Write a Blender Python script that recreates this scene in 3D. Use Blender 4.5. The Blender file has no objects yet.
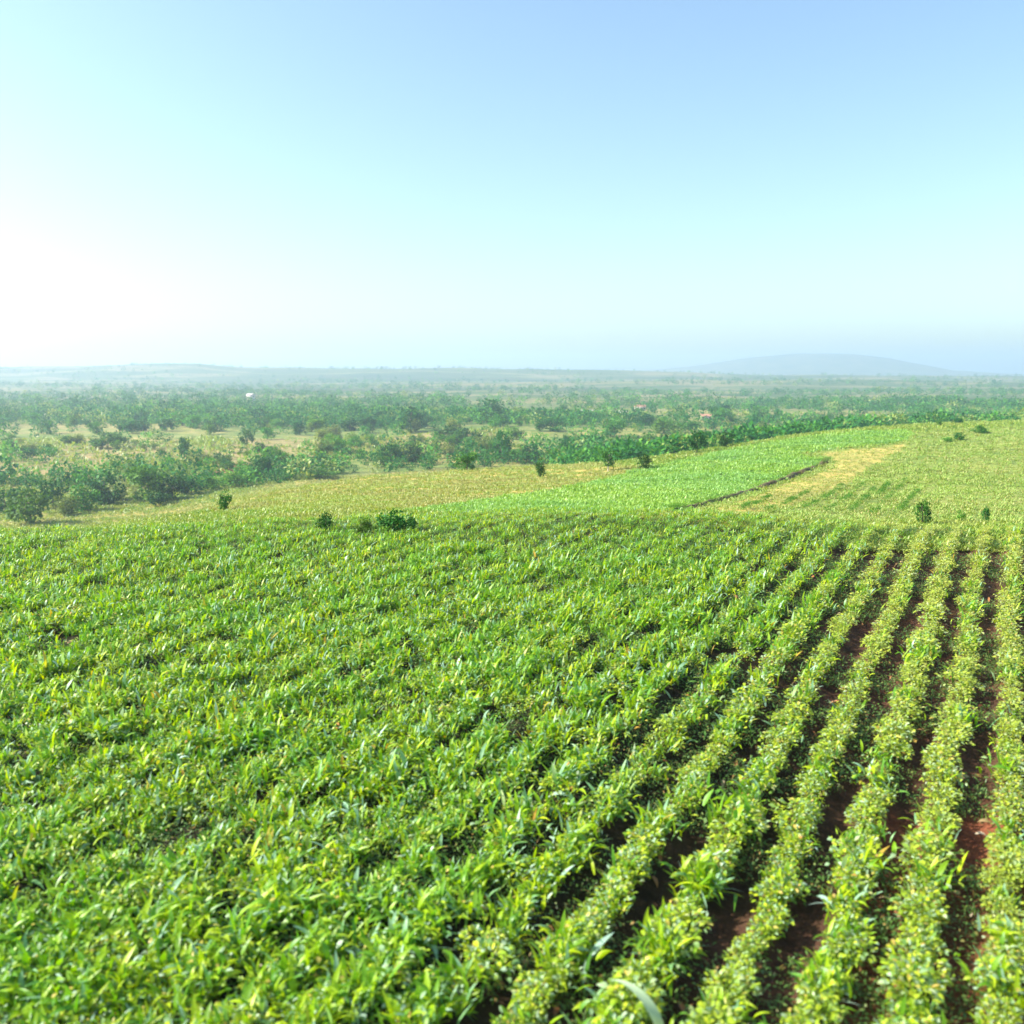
import bpy, math, random
import numpy as np
from mathutils import Vector

rng = np.random.default_rng(11)
random.seed(11)
SC = bpy.context.scene
COL = SC.collection
PI = math.pi

# ------------------------------------------------------------------ camera
PITCH = math.atan2(512 - 370, 887.0)
cd = bpy.data.cameras.new("camera")
cam = bpy.data.objects.new("camera", cd)
COL.objects.link(cam)
cam.location = (0, 0, 0)
cam.rotation_euler = (PI / 2 - PITCH, 0, 0)
cd.sensor_width = 36.0
cd.lens = 887.0 / 1024 * 36.0
cd.clip_start = 0.1
cd.clip_end = 40000
cd.dof.use_dof = True
cd.dof.focus_distance = 42.0
cd.dof.aperture_fstop = 0.52
SC.camera = cam

# ------------------------------------------------------------------ sky, sun, exposure
SUN_EL, SUN_AZ = math.radians(35), math.radians(-92)      # azimuth from +Y, clockwise positive
w = bpy.data.worlds.new("World")
SC.world = w
w.use_nodes = True
nt = w.node_tree
bg = nt.nodes["Background"]
sky = nt.nodes.new("ShaderNodeTexSky")
sky.sky_type = 'NISHITA'
sky.sun_disc = False
sky.sun_elevation = SUN_EL
sky.sun_rotation = SUN_AZ
sky.air_density = 1.0
sky.dust_density = 1.6
sky.ozone_density = 1.0
bg.inputs["Strength"].default_value = 0.13
tint = nt.nodes.new("ShaderNodeMix"); tint.data_type = 'RGBA'; tint.blend_type = 'MULTIPLY'
tint.inputs[0].default_value = 1.0; tint.inputs[7].default_value = (0.91, 1.005, 1.0, 1)
nt.links.new(sky.outputs["Color"], tint.inputs[6])
nt.links.new(tint.outputs[2], bg.inputs["Color"])

sd = bpy.data.lights.new("sun", 'SUN')
sd.energy = 5.0
sd.angle = math.radians(0.5)
sd.color = (1.0, 0.95, 0.86)
sun = bpy.data.objects.new("sun", sd)
COL.objects.link(sun)
to_sun = Vector((math.sin(SUN_AZ) * math.cos(SUN_EL), math.cos(SUN_AZ) * math.cos(SUN_EL), math.sin(SUN_EL)))
sun.rotation_euler = to_sun.to_track_quat('Z', 'Y').to_euler()
sun.location = (-30, 20, 40)

SC.view_settings.view_transform = 'Standard'
SC.view_settings.look = 'None'
SC.view_settings.gamma = 1.0
SC.view_settings.exposure = 1.07
SC.cycles.max_bounces = 6
SC.cycles.diffuse_bounces = 2
SC.cycles.transmission_bounces = 4
SC.cycles.volume_bounces = 3

# ------------------------------------------------------------------ projection helpers (pixel <-> place on the ground)
CT, ST = math.cos(PITCH), math.sin(PITCH)
def drop(yimg, Y):
    """height below the camera of a point that stands Y metres away"""
    t = (yimg - 512) / 887.0
    return Y * (ST + t * CT) / (CT - t * ST)
def project(P):
    X, Y, Z = P[..., 0], P[..., 1], P[..., 2]
    zc = Y * CT - Z * ST
    return 512 + 887 * X / zc, 512 + 887 * (-Z * CT - Y * ST) / zc

# ------------------------------------------------------------------ terrain heights
SLOPE = 0.056
H0 = 9.30
cols = {
    -520: [('p', 38), (42, 536), (48, 541), (72, 'h', 13), (140, 'h', 30), (230, 'h', 40)],
    0:   [('p', 38), (42, 535), (48, 538), (70, 'h', 13), (140, 'h', 30), (225, 'h', 40)],
    150: [('p', 38), (42, 527), (52, 523), (75, 519), (115, 526), (180, 'h', 35), (250, 'h', 40)],
    256: [('p', 38), (42, 522), (55, 510), (80, 499), (130, 490), (200, 'h', 27), (300, 'h', 40)],
    400: [('p', 38), (42, 520), (60, 502), (100, 486), (170, 473), (220, 'h', 28), (330, 'h', 40)],
    512: [('p', 38), (42, 518), (54, 502), (90, 484), (150, 472), (200, 466), (350, 'h', 40)],
    620: [('p', 38), (42, 517), (60, 499), (100, 480), (150, 470), (200, 463), (380, 'h', 40)],
    700: [('p', 38), (42, 517), (60, 497), (100, 473), (160, 455), (190, 449), (420, 'h', 40)],
    768: [('p', 38), (42, 519), (60, 500), (100, 473), (150, 455), (200, 441), (230, 437), (500, 'h', 40)],
    850: [('p', 38), (42, 524), (60, 504), (100, 475), (150, 452), (220, 432), (260, 428), (650, 'h', 40)],
    920: [('p', 38), (42, 527), (60, 507), (100, 476), (160, 448), (240, 428), (300, 424), (700, 'h', 40)],
    1024: [('p', 38), (42, 528), (60, 508), (100, 476), (160, 448), (240, 427), (300, 422), (350, 421), (720, 'h', 40)],
    1500: [('p', 38), (42, 528), (60, 508), (100, 476), (160, 448), (240, 427), (300, 422), (350, 421), (720, 'h', 40)],
}
UG = np.linspace(-1.2, 1.2, 241)
LG = np.linspace(math.log(1.0), math.log(9500), 700)
_ck = sorted(cols)
_prof = []
for x in _ck:
    ys, hs = [], []
    for Y in np.geomspace(1, 38, 40):
        ys.append(Y); hs.append(H0 - SLOPE * Y)
    for e in cols[x][1:]:
        ys.append(e[0]); hs.append(e[2] if e[1] == 'h' else drop(e[1], e[0]))
    ys.append(9500); hs.append(40)
    _prof.append(np.interp(LG, np.log(ys), hs))
_prof = np.array(_prof)
_cu = np.array([(x - 512) / 887 for x in _ck])
G = np.stack([np.interp(UG, _cu, _prof[:, j]) for j in range(len(LG))], axis=1)
def blur(a, s, ax):
    k = np.exp(-0.5 * (np.arange(-int(3 * s), int(3 * s) + 1) / s) ** 2); k /= k.sum()
    p = len(k) // 2
    pad = [(0, 0), (0, 0)]; pad[ax] = (p, p)
    return np.apply_along_axis(lambda v: np.convolve(v, k, 'valid'), ax, np.pad(a, pad, mode='edge'))
G = blur(blur(G, 4, 0), 3, 1)

_wv = [(rng.uniform(0, 2 * PI), rng.uniform(120, 700), rng.uniform(0, 6.28)) for _ in range(16)]
_wn = [(rng.uniform(0, 2 * PI), rng.uniform(4, 25), rng.uniform(0, 6.28)) for _ in range(14)]
def waves(ws, X, Y):
    s = np.zeros_like(X)
    for a, l, p in ws:
        s += np.sin((X * math.cos(a) + Y * math.sin(a)) * 2 * PI / l + p)
    return s / math.sqrt(len(ws))
def smooth(a, b, x):
    t = np.clip((x - a) / (b - a), 0, 1)
    return t * t * (3 - 2 * t)
RIDX = [-400, 0, 90, 130, 170, 205, 240, 330, 450, 600, 680, 760, 1024, 1400]
RIDY = [368, 367.6, 366.5, 364.4, 363.4, 364.4, 367.2, 368.4, 368.4, 370, 372.4, 375, 376, 376]
def ground_z(X, Y):
    X = np.asarray(X, float); Y = np.asarray(Y, float)
    Yc = np.clip(Y, 1.0, 9400)
    u = np.clip(X / np.maximum(Yc, 20), -1.19, 1.19)
    fu = (u - UG[0]) / (UG[1] - UG[0]); fl = (np.log(Yc) - LG[0]) / (LG[1] - LG[0])
    i = np.clip(fu.astype(int), 0, len(UG) - 2); j = np.clip(fl.astype(int), 0, len(LG) - 2)
    a = fu - i; b = fl - j
    h = (G[i, j] * (1 - a) + G[i + 1, j] * a) * (1 - b) + (G[i, j + 1] * (1 - a) + G[i + 1, j + 1] * a) * b
    z = -h
    z = z + waves(_wv, X, Y) * 1.6 * smooth(260, 700, Yc)
    z = z + waves(_wn, X, Y) * (0.05 + 0.18 * smooth(45, 120, Yc))
    px = 512 + 887 * X / np.maximum(Yc, 20)
    ry = np.interp(px, RIDX, RIDY)
    z = z + (40 + (370 - ry) / 887 * 3300) * np.exp(-((Yc - 3300) / 420.0) ** 2) * smooth(800, 2500, Yc)
    z = z + 13 * np.exp(-((Yc - 2300) / 200.0) ** 2) * (0.6 + 0.5 * np.sin(X / 430.0))
    return z
def to_ground(px, py, ymin=3.0, ymax=9000.0):
    """first ground point seen along a picture direction"""
    t = (py - 512) / 887.0
    dx = (px - 512) / 887.0
    dirv = np.array([dx, CT - t * ST, -ST - t * CT])
    Ys = np.geomspace(ymin, ymax, 2500)
    s = Ys / dirv[1]
    X, Z = dirv[0] * s, dirv[2] * s
    below = Z <= ground_z(X, Ys)
    k = int(np.argmax(below)) if below.any() else len(Ys) - 1
    return float(X[k]), float(Ys[k])
def inside(poly, X, Y):
    poly = np.asarray(poly); n = len(poly)
    r = np.zeros(X.shape, bool)
    for i in range(n):
        x1, y1 = poly[i]; x2, y2 = poly[(i + 1) % n]
        c = ((y1 > Y) != (y2 > Y)) & (X < (x2 - x1) * (Y - y1) / (y2 - y1 + 1e-12) + x1)
        r ^= c
    return r
def plan(pix):
    out = []
    n = len(pix)
    for i in range(n):
        (x1, y1), (x2, y2) = pix[i], pix[(i + 1) % n]
        m = max(1, int(math.hypot(x2 - x1, y2 - y1) / 14))
        for k in range(m):
            t = k / m
            out.append(to_ground(x1 + (x2 - x1) * t, y1 + (y2 - y1) * t))
    return np.array(out)

# ------------------------------------------------------------------ mesh + material helpers
def link(o, parent=None):
    COL.objects.link(o)
    if parent is not None:
        o.parent = parent
    return o
def mesh_np(name, V, F, mats, mi=None, smooth_shade=False, colors=None):
    """V (n,3); F (m,4)"""
    me = bpy.data.meshes.new(name)
    V = np.ascontiguousarray(V, np.float32); F = np.ascontiguousarray(F, np.int32)
    me.vertices.add(len(V)); me.vertices.foreach_set('co', V.ravel())
    k = F.shape[1]
    me.loops.add(F.size); me.loops.foreach_set('vertex_index', F.ravel())
    me.polygons.add(len(F)); me.polygons.foreach_set('loop_start', np.arange(0, F.size, k, dtype=np.int32))
    for m in (mats if isinstance(mats, (list, tuple)) else [mats]):
        me.materials.append(m)
    if mi is not None:
        me.polygons.foreach_set('material_index', np.ascontiguousarray(mi, np.int32))
    if smooth_shade:
        me.polygons.foreach_set('use_smooth', np.ones(len(F), bool))
    me.update(calc_edges=True)
    if colors is not None:
        for nm, arr in colors.items():
            at = me.color_attributes.new(nm, 'FLOAT_COLOR', 'POINT')
            at.data.foreach_set('color', np.ascontiguousarray(arr, np.float32).ravel())
    return me
def obj(name, me, parent=None):
    return link(bpy.data.objects.new(name, me), parent)
def tag(o, label=None, cat=None, group=None, kind=None):
    if label: o['label'] = label
    if cat: o['category'] = cat
    if group: o['group'] = group
    if kind: o['kind'] = kind
    return o

class NT:
    def __init__(s, name):
        s.m = bpy.data.materials.new(name); s.m.use_nodes = True
        s.t = s.m.node_tree; s.t.nodes.clear()
        s.out = s.n('ShaderNodeOutputMaterial')
    def n(s, typ, **kw):
        x = s.t.nodes.new(typ)
        for k, v in kw.items(): setattr(x, k, v)
        return x
    def l(s, a, b): s.t.links.new(a, b)
    def noise(s, scale, detail=4, vec=None, rough=0.55):
        x = s.n('ShaderNodeTexNoise'); x.inputs['Scale'].default_value = scale
        x.inputs['Detail'].default_value = detail; x.inputs['Roughness'].default_value = rough
        if vec is not None: s.l(vec, x.inputs['Vector'])
        return x.outputs['Fac']
    def ramp(s, fac, stops, interp='LINEAR'):
        x = s.n('ShaderNodeValToRGB'); e = x.color_ramp; e.interpolation = interp
        while len(e.elements) < len(stops): e.elements.new(0.5)
        for q, (p, c) in zip(e.elements, stops):
            q.position = p; q.color = (*c, 1)
        s.l(fac, x.inputs['Fac']); return x.outputs['Color']
    def mix(s, fac, a, b, mode='MIX'):
        x = s.n('ShaderNodeMix', data_type='RGBA', blend_type=mode)
        for v, i in ((fac, 0), (a, 6), (b, 7)):
            if hasattr(v, 'links') or hasattr(v, 'is_linked'): s.l(v, x.inputs[i])
            elif i == 0: x.inputs[0].default_value = v
            else: x.inputs[i].default_value = (*v, 1)
        return x.outputs[2]

def leaf_material(name, stops, rough=0.45, spec=0.5, trans=0.35, patch=None, patch_scale=0.12, by_object=0.0, tint=(1.25, 1.2, 0.35), yellowing=None):
    """leaf: colour by leaf, larger patches of patch colour, light passing through"""
    g = NT(name)
    geo = g.n('ShaderNodeNewGeometry')
    c = g.ramp(geo.outputs['Random Per Island'], stops)
    if patch:
        nz = g.noise(patch_scale, 3, geo.outputs['Position'])
        f = g.ramp(nz, [(0.42, (0, 0, 0)), (0.62, (1, 1, 1))])
        pm = g.mix(0.5, c, patch)
        c = g.mix(f, c, pm)
    if yellowing:                       # the rows ripen towards the dry side of the field
        dp = g.n('ShaderNodeVectorMath', operation='DOT_PRODUCT'); g.l(geo.outputs['Position'], dp.inputs[0])
        dp.inputs[1].default_value = (1.12, -.02, 0)
        mr = g.n('ShaderNodeMapRange'); mr.inputs['From Min'].default_value = 4; mr.inputs['From Max'].default_value = 22
        mr.inputs['To Max'].default_value = .6
        g.l(dp.outputs['Value'], mr.inputs['Value'])
        c = g.mix(mr.outputs['Result'], c, yellowing)
    if by_object:
        oi = g.n('ShaderNodeObjectInfo')
        hs = g.n('ShaderNodeHueSaturation')
        mr = g.n('ShaderNodeMapRange'); mr.inputs['To Min'].default_value = 1 - by_object; mr.inputs['To Max'].default_value = 1 + by_object
        g.l(oi.outputs['Random'], mr.inputs['Value']); g.l(mr.outputs['Result'], hs.inputs['Value'])
        mr2 = g.n('ShaderNodeMapRange'); mr2.inputs['To Min'].default_value = 0.488; mr2.inputs['To Max'].default_value = 0.525
        ml = g.n('ShaderNodeMath', operation='FRACT'); mm = g.n('ShaderNodeMath', operation='MULTIPLY'); mm.inputs[1].default_value = 7.31
        g.l(oi.outputs['Random'], mm.inputs[0]); g.l(mm.outputs[0], ml.inputs[0]); g.l(ml.outputs[0], mr2.inputs['Value'])
        g.l(mr2.outputs['Result'], hs.inputs['Hue'])
        g.l(c, hs.inputs['Color']); c = hs.outputs['Color']
    b = g.n('ShaderNodeBsdfPrincipled')
    g.l(c, b.inputs['Base Color']); b.inputs['Roughness'].default_value = rough
    b.inputs['Specular IOR Level'].default_value = spec
    tr = g.n('ShaderNodeBsdfTranslucent')
    tc = g.mix(1.0, c, tint, 'MULTIPLY')
    g.l(tc, tr.inputs['Color'])
    mx = g.n('ShaderNodeMixShader'); mx.inputs[0].default_value = trans
    g.l(b.outputs[0], mx.inputs[1]); g.l(tr.outputs[0], mx.inputs[2]); g.l(mx.outputs[0], g.out.inputs[0])
    return g.m
def plain_material(name, a, b_, scale=3.0, rough=0.8, bump=0.0):
    g = NT(name)
    tc = g.n('ShaderNodeTexCoord')
    nz = g.noise(scale, 5, tc.outputs['Object'])
    c = g.ramp(nz, [(0.3, a), (0.7, b_)])
    b = g.n('ShaderNodeBsdfPrincipled'); g.l(c, b.inputs['Base Color']); b.inputs['Roughness'].default_value = rough
    if bump:
        bp = g.n('ShaderNodeBump'); bp.inputs['Strength'].default_value = bump; g.l(nz, bp.inputs['Height']); g.l(bp.outputs[0], b.inputs['Normal'])
    g.l(b.outputs[0], g.out.inputs[0]); return g.m

M_BLADE = leaf_material('maize_leaf', [(0.0, (.045, .15, .006)), (.20, (.24, .44, .006)), (.52, (.52, .62, .006)), (.61, (.10, .27, .015)),
                                       (.72, (.16, .36, .06)),
                                       (.82, (.28, .48, .30)), (.90, (.46, .64, .56)), (.965, (.46, .52, .06)), (1.0, (.55, .30, .04))],  # pale blue-green stops are sky glints painted in as leaf colour
                        rough=.42, spec=.45, trans=.40, patch=(.14, .38, .02), patch_scale=.35, tint=(1.35, 1.3, .3))
M_BUSHY = leaf_material('bean_leaf', [(0.0, (.05, .16, .012)), (.26, (.30, .46, .012)), (.54, (.54, .60, .02)), (.66, (.14, .32, .06)),
                                      (.86, (.48, .64, .46)), (.95, (.60, .54, .12)), (1.0, (.52, .24, .05))],  # palest green stop imitates glossy leaf highlights by colour
                        rough=.43, spec=.45, trans=.34, patch=(.36, .46, .04), patch_scale=.25, tint=(1.3, 1.25, .35), yellowing=(.52, .52, .12))
M_WEED = leaf_material('weed_leaf', [(0.0, (.05, .13, .02)), (.6, (.10, .20, .03)), (.9, (.18, .24, .05)), (1.0, (.34, .18, .05))], trans=.3)
M_DEAD = leaf_material('withered_leaf', [(0.0, (.30, .10, .03)), (.5, (.42, .20, .06)), (.85, (.50, .36, .16)), (1.0, (.6, .5, .34))], trans=.25, tint=(1.1, .9, .6))
M_MEADOW = leaf_material('dry_meadow_blade', [(0.0, (.26, .33, .06)), (.4, (.38, .38, .10)), (.7, (.44, .38, .15)), (1.0, (.18, .30, .05))],
                         rough=.6, trans=.3, patch=(.24, .42, .05), patch_scale=.11)
M_HILLCROP = leaf_material('hillside_crop_leaf', [(0.0, (.18, .36, .04)), (.5, (.27, .46, .05)), (.85, (.38, .52, .08)), (1.0, (.40, .52, .24))],
                           rough=.45, trans=.35, patch=(.22, .46, .14), patch_scale=.07)
M_RIGHT = leaf_material('hill_field_blade', [(0.0, (.18, .31, .05)), (.45, (.30, .40, .08)), (.8, (.40, .41, .12)), (1.0, (.46, .37, .15))],
                        rough=.55, trans=.32, patch=(.28, .44, .07), patch_scale=.09)
M_EDGE = leaf_material('field_margin_grass', [(0.0, (.14, .28, .03)), (.6, (.26, .40, .04)), (1.0, (.40, .40, .09))], trans=.35, patch=(.38, .36, .09), patch_scale=.15)
M_CROWN = [leaf_material('tree_leaf_dark', [(0, (.018, .085, .014)), (.6, (.035, .14, .018)), (1, (.08, .20, .02))], trans=.22, spec=.15, rough=.6, by_object=.3),
           leaf_material('tree_leaf_green', [(0, (.05, .16, .016)), (.6, (.10, .25, .025)), (1, (.18, .33, .035))], trans=.3, spec=.15, rough=.6, by_object=.3),
           leaf_material('tree_leaf_olive', [(0, (.12, .18, .03)), (.6, (.20, .26, .05)), (1, (.30, .33, .08))], trans=.3, spec=.15, rough=.6, by_object=.25)]
M_BRIGHT = leaf_material('bush_leaf_lime', [(0, (.20, .27, .05)), (.6, (.30, .38, .08)), (1, (.42, .46, .16))], trans=.3)
M_BARK = plain_material('bark', (.10, .07, .05), (.20, .15, .10), 8.0, .9)
M_PALEBARK = plain_material('pale_bark', (.35, .30, .24), (.52, .47, .40), 8.0, .9)

# ------------------------------------------------------------------ rows
RA = math.atan2((1000 - 512) / 887.0, CT + 0.0)           # bearing of the rows
RD = np.array([math.sin(RA), math.cos(RA)]); RN = np.array([math.cos(RA), -math.sin(RA)])
ROW = 1.1
def lateral(X, Y): return X * RN[0] + Y * RN[1]
def along(X, Y): return X * RD[0] + Y * RD[1]

# ------------------------------------------------------------------ zones in plan
Z_MEADOW = plan([(-120, 526), (0, 525), (60, 521), (150, 516), (226, 511), (256, 512), (400, 510.5), (450, 505), (512, 496), (590, 483), (640, 469),
                 (618, 464), (560, 465), (500, 467), (420, 471), (330, 477), (262, 486), (226, 501), (150, 513), (60, 519), (0, 523), (-120, 524.5)])
Z_HILL = plan([(400, 511), (450, 505), (512, 496.5), (590, 483.5), (640, 469.5), (700, 456), (768, 442), (850, 432), (905, 430), (915, 434), (900, 443), (845, 448),
               (800, 454), (826, 461), (815, 470), (760, 490), (690, 508), (700, 513), (600, 516), (480, 516)])
Z_RIGHT = plan([(700, 513), (690, 508.5), (760, 490.5), (815, 470.5), (828, 461), (802, 454.5), (845, 448.5), (900, 443.5), (918, 433), (960, 428), (1024, 426),
                (1300, 426), (1500, 440), (1500, 523), (1024, 523), (830, 522)])
Z_TAN = plan([(708, 511), (760, 494), (800, 479), (836, 467), (832, 458), (815, 454), (860, 450), (905, 444), (900, 452), (872, 464), (846, 484), (800, 503), (762, 514)])
Z_OCHRE = plan([(-60, 478), (-60, 441), (90, 438), (140, 446), (200, 438), (330, 440), (500, 428), (520, 446), (420, 452), (330, 462), (262, 468), (200, 474), (120, 470), (60, 482)])
Z_RED = plan([(205, 470), (245, 462), (262, 466), (245, 474), (215, 476)])

def crop_edge(X, Y):
    """True where the planted field lies"""
    u = X / np.maximum(Y, 5)
    px = 512 + 887 * u
    lim = np.interp(px, [-300, 0, 150, 300, 420, 560, 690, 760, 850, 1024, 1400], [41.5, 41.5, 42, 42.5, 44, 48, 45, 42.5, 40.5, 40, 40])
    return (Y < lim) & (Y > 1.5)

# ------------------------------------------------------------------ ground sheet
az = np.concatenate([np.arange(-180, -40, 4.0), np.arange(-40, 40.01, 0.2), np.arange(44, 180.1, 4.0)])
az = np.radians(az)
rad = np.concatenate([[0.6], np.geomspace(1.0, 9000, 560)])
A, R = np.meshgrid(az, rad, indexing='ij')
GX, GY = R * np.sin(A), R * np.cos(A)
GZ = ground_z(GX, GY)
# soil mounds along the rows in the planted field
inf = crop_edge(GX, GY)
GZ = GZ + np.where(inf, 0.11 * np.cos((lateral(GX, GY) / ROW - 0.5) * 2 * PI), 0)
na, nr = A.shape
V = np.stack([GX, GY, GZ], -1).reshape(-1, 3)
idx = np.arange(na * nr).reshape(na, nr)
F = np.stack([idx[:-1, :-1], idx[1:, :-1], idx[1:, 1:], idx[:-1, 1:]], -1).reshape(-1, 4)
F = F[:, ::-1]
base = np.zeros((na, nr, 4)); base[..., 3] = 1
base[...] = (.22, .22, .08, 0)                 # alpha 0: open valley ground, mixed in the shader
def setz(mask, c): base[mask] = (*c, 1)
near = GY < 420
setz(near & (GY < 60) & (GY > -60), (.25, .28, .07))
setz(near & (GY > 20) & (GX > .06 * GY), (.15, .23, .05))
setz((GY > 20) & (GY < 262) & (GX < -.2 * GY), (.34, .31, .09))
setz(near & inside(Z_MEADOW, GX, GY), (.42, .34, .10))
setz(near & inside(Z_HILL, GX, GY), (.13, .24, .06))
setz(near & inside(Z_RIGHT, GX, GY), (.24, .29, .07))
setz(near & inside(Z_TAN, GX, GY), (.44, .37, .11))
base[inside(Z_OCHRE, GX, GY)] = (.36, .26, .12, .7)
setz(inside(Z_RED, GX, GY), (.40, .19, .11))
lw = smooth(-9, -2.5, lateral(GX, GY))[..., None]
soil = np.array([.030, .026, .014]) * (1 - lw) + np.array([.085, .040, .024]) * lw  # left soil coloured near black to deepen the shade between plants
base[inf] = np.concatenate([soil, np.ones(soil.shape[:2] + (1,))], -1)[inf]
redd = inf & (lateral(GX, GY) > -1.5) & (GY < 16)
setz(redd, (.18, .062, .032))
# unplanted headland where the row ends
g = NT('ground')
att = g.n('ShaderNodeAttribute', attribute_name='land')
tc = g.n('ShaderNodeTexCoord')
mp = g.n('ShaderNodeMapping'); mp.inputs['Scale'].default_value = (.35, 1, 1); g.l(tc.outputs['Object'], mp.inputs['Vector'])
n1 = g.noise(.0085, 6, mp.outputs[0], .6)
valley = g.ramp(n1, [(.30, (.06, .13, .025)), (.44, (.12, .20, .04)), (.50, (.36, .30, .09)), (.56, (.44, .30, .14)), (.62, (.20, .27, .06)), (.8, (.08, .15, .03))])
n2 = g.noise(.05, 5, tc.outputs['Object'], .65)
v2 = g.ramp(n2, [(.35, (.10, .18, .035)), (.52, (.28, .30, .08)), (.66, (.46, .34, .15))])
valley = g.mix(.5, valley, v2)
n3 = g.noise(1.7, 6, tc.outputs['Object'], .7)
var = g.ramp(n3, [(.3, (.55, .55, .55)), (.7, (1.4, 1.4, 1.4))])
n4 = g.noise(9.0, 4, tc.outputs['Object'], .7)
var2 = g.ramp(n4, [(.3, (.7, .7, .7)), (.7, (1.3, 1.3, 1.3))])
mp2 = g.n('ShaderNodeMapping'); mp2.inputs['Scale'].default_value = (.28, 1, 1); g.l(tc.outputs['Object'], mp2.inputs['Vector'])
n5 = g.noise(.0030, 4, mp2.outputs[0], .6)
v3 = g.ramp(n5, [(.36, (.018, .06, .022)), (.48, (.04, .10, .03)), (.51, (.22, .20, .09)), (.53, (.26, .20, .12)), (.55, (.06, .12, .035)), (.70, (.02, .065, .022))])
sx = g.n('ShaderNodeSeparateXYZ'); g.l(tc.outputs['Object'], sx.inputs[0])
fr = g.n('ShaderNodeMapRange'); fr.inputs['From Min'].default_value = 500; fr.inputs['From Max'].default_value = 1300; fr.inputs['To Max'].default_value = .8
g.l(sx.outputs['Y'], fr.inputs['Value'])
valley = g.mix(fr.outputs['Result'], valley, v3)
c = g.mix(att.outputs['Alpha'], valley, att.outputs['Color'])
n6 = g.noise(.11, 6, tc.outputs['Object'], .7)
var3 = g.ramp(n6, [(.35, (.50, .68, .40)), (.5, (.95, .95, .85)), (.65, (1.25, 1.1, 1.0))])
c = g.mix(1.0, c, var3, 'MULTIPLY')
c = g.mix(1.0, c, var, 'MULTIPLY'); c = g.mix(1.0, c, var2, 'MULTIPLY')
b = g.n('ShaderNodeBsdfPrincipled'); g.l(c, b.inputs['Base Color']); b.inputs['Roughness'].default_value = .92
b.inputs['Specular IOR Level'].default_value = .2
bp = g.n('ShaderNodeBump'); bp.inputs['Strength'].default_value = .8; bp.inputs['Distance'].default_value = .08
g.l(n4, bp.inputs['Height']); g.l(bp.outputs[0], b.inputs['Normal'])
g.l(b.outputs[0], g.out.inputs[0])
M_GROUND = g.m
ground = obj('ground', mesh_np('ground', V, F, M_GROUND, smooth_shade=True, colors={'land': base.reshape(-1, 4)}))
tag(ground, kind='structure')

# far mountain on the horizon
hx = np.linspace(-1, 1, 81); hy = np.linspace(-1, 1, 41)
HX, HY = np.meshgrid(hx, hy, indexing='ij')
DM = 6200.0
MX = (HX * 420 + 815 - 512) / 887 * DM
topy = np.interp(HX * 420 + 815, [395, 560, 660, 715, 745, 780, 815, 845, 880, 905, 935, 1000, 1235], [374, 373, 369.5, 363, 358, 354.6, 353.6, 354.4, 358, 363.5, 370, 374, 375])
topz = (370 - topy) / 887 * DM
prof = np.exp(-(HY * 2.0) ** 2)
MZ = -48 + (topz + 48) * prof + waves(_wv, MX, HY * 900) * 2.5 * prof
MV = np.stack([MX, DM + HY * 1100, MZ], -1).reshape(-1, 3)
hi = np.arange(81 * 41).reshape(81, 41)
HF = np.stack([hi[:-1, :-1], hi[1:, :-1], hi[1:, 1:], hi[:-1, 1:]], -1).reshape(-1, 4)
M_HILL = plain_material('wooded_hill', (.05, .09, .03), (.16, .16, .07), .01, .95)
tag(obj('hills', mesh_np('hills', MV, HF, M_HILL, smooth_shade=True)), kind='structure')

# ------------------------------------------------------------------ leaves
def leaves(bases, azim, L, W, e0, curl, segs=4, ncol=3, fold=.25, oval=False, twist=None):
    """many curved leaves at once; returns V (n*(segs+1)*ncol,3), F"""
    n = len(bases)
    t = np.linspace(0, 1, segs + 1)
    tm = (t[1:] + t[:-1]) / 2
    ang = e0[:, None] - curl[:, None] * tm[None]
    st = (L / segs)[:, None]
    hor = np.concatenate([np.zeros((n, 1)), np.cumsum(np.cos(ang) * st, 1)], 1)
    ver = np.concatenate([np.zeros((n, 1)), np.cumsum(np.sin(ang) * st, 1)], 1)
    ca, sa = np.cos(azim)[:, None], np.sin(azim)[:, None]
    C = np.stack([bases[:, 0:1] + hor * ca, bases[:, 1:2] + hor * sa, bases[:, 2:3] + ver], -1)
    if oval: wp = np.sin(PI * np.clip(t * .97 + .03, 0, 1)) ** .7
    else: wp = np.clip(np.sin(PI * (.10 + .88 * t) ** .8), .03, 1)
    hw = (W[:, None] * wp[None]) / 2
    tw = np.zeros(n) if twist is None else twist
    sx = -sa * np.cos(tw)[:, None]; sy = ca * np.cos(tw)[:, None]; sz = np.sin(tw)[:, None] + 0 * hw
    S = np.stack([sx + 0 * hw, sy + 0 * hw, sz], -1)
    cs = np.linspace(-1, 1, ncol)
    P = C[:, :, None, :] + S[:, :, None, :] * (hw[:, :, None] * cs[None, None])[..., None]
    if ncol == 3:
        P[:, :, (0, 2), 2] += (hw * fold)[:, :, None]
    V = P.reshape(-1, 3)
    nv = (segs + 1) * ncol
    loc = np.arange(nv).reshape(segs + 1, ncol)
    q = np.stack([loc[:-1, :-1], loc[:-1, 1:], loc[1:, 1:], loc[1:, :-1]], -1).reshape(-1, 4)
    F = (q[None] + (np.arange(n) * nv)[:, None, None]).reshape(-1, 4)
    return V, F
def rr(n, a, b, r=rng): return r.uniform(a, b, n)

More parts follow.
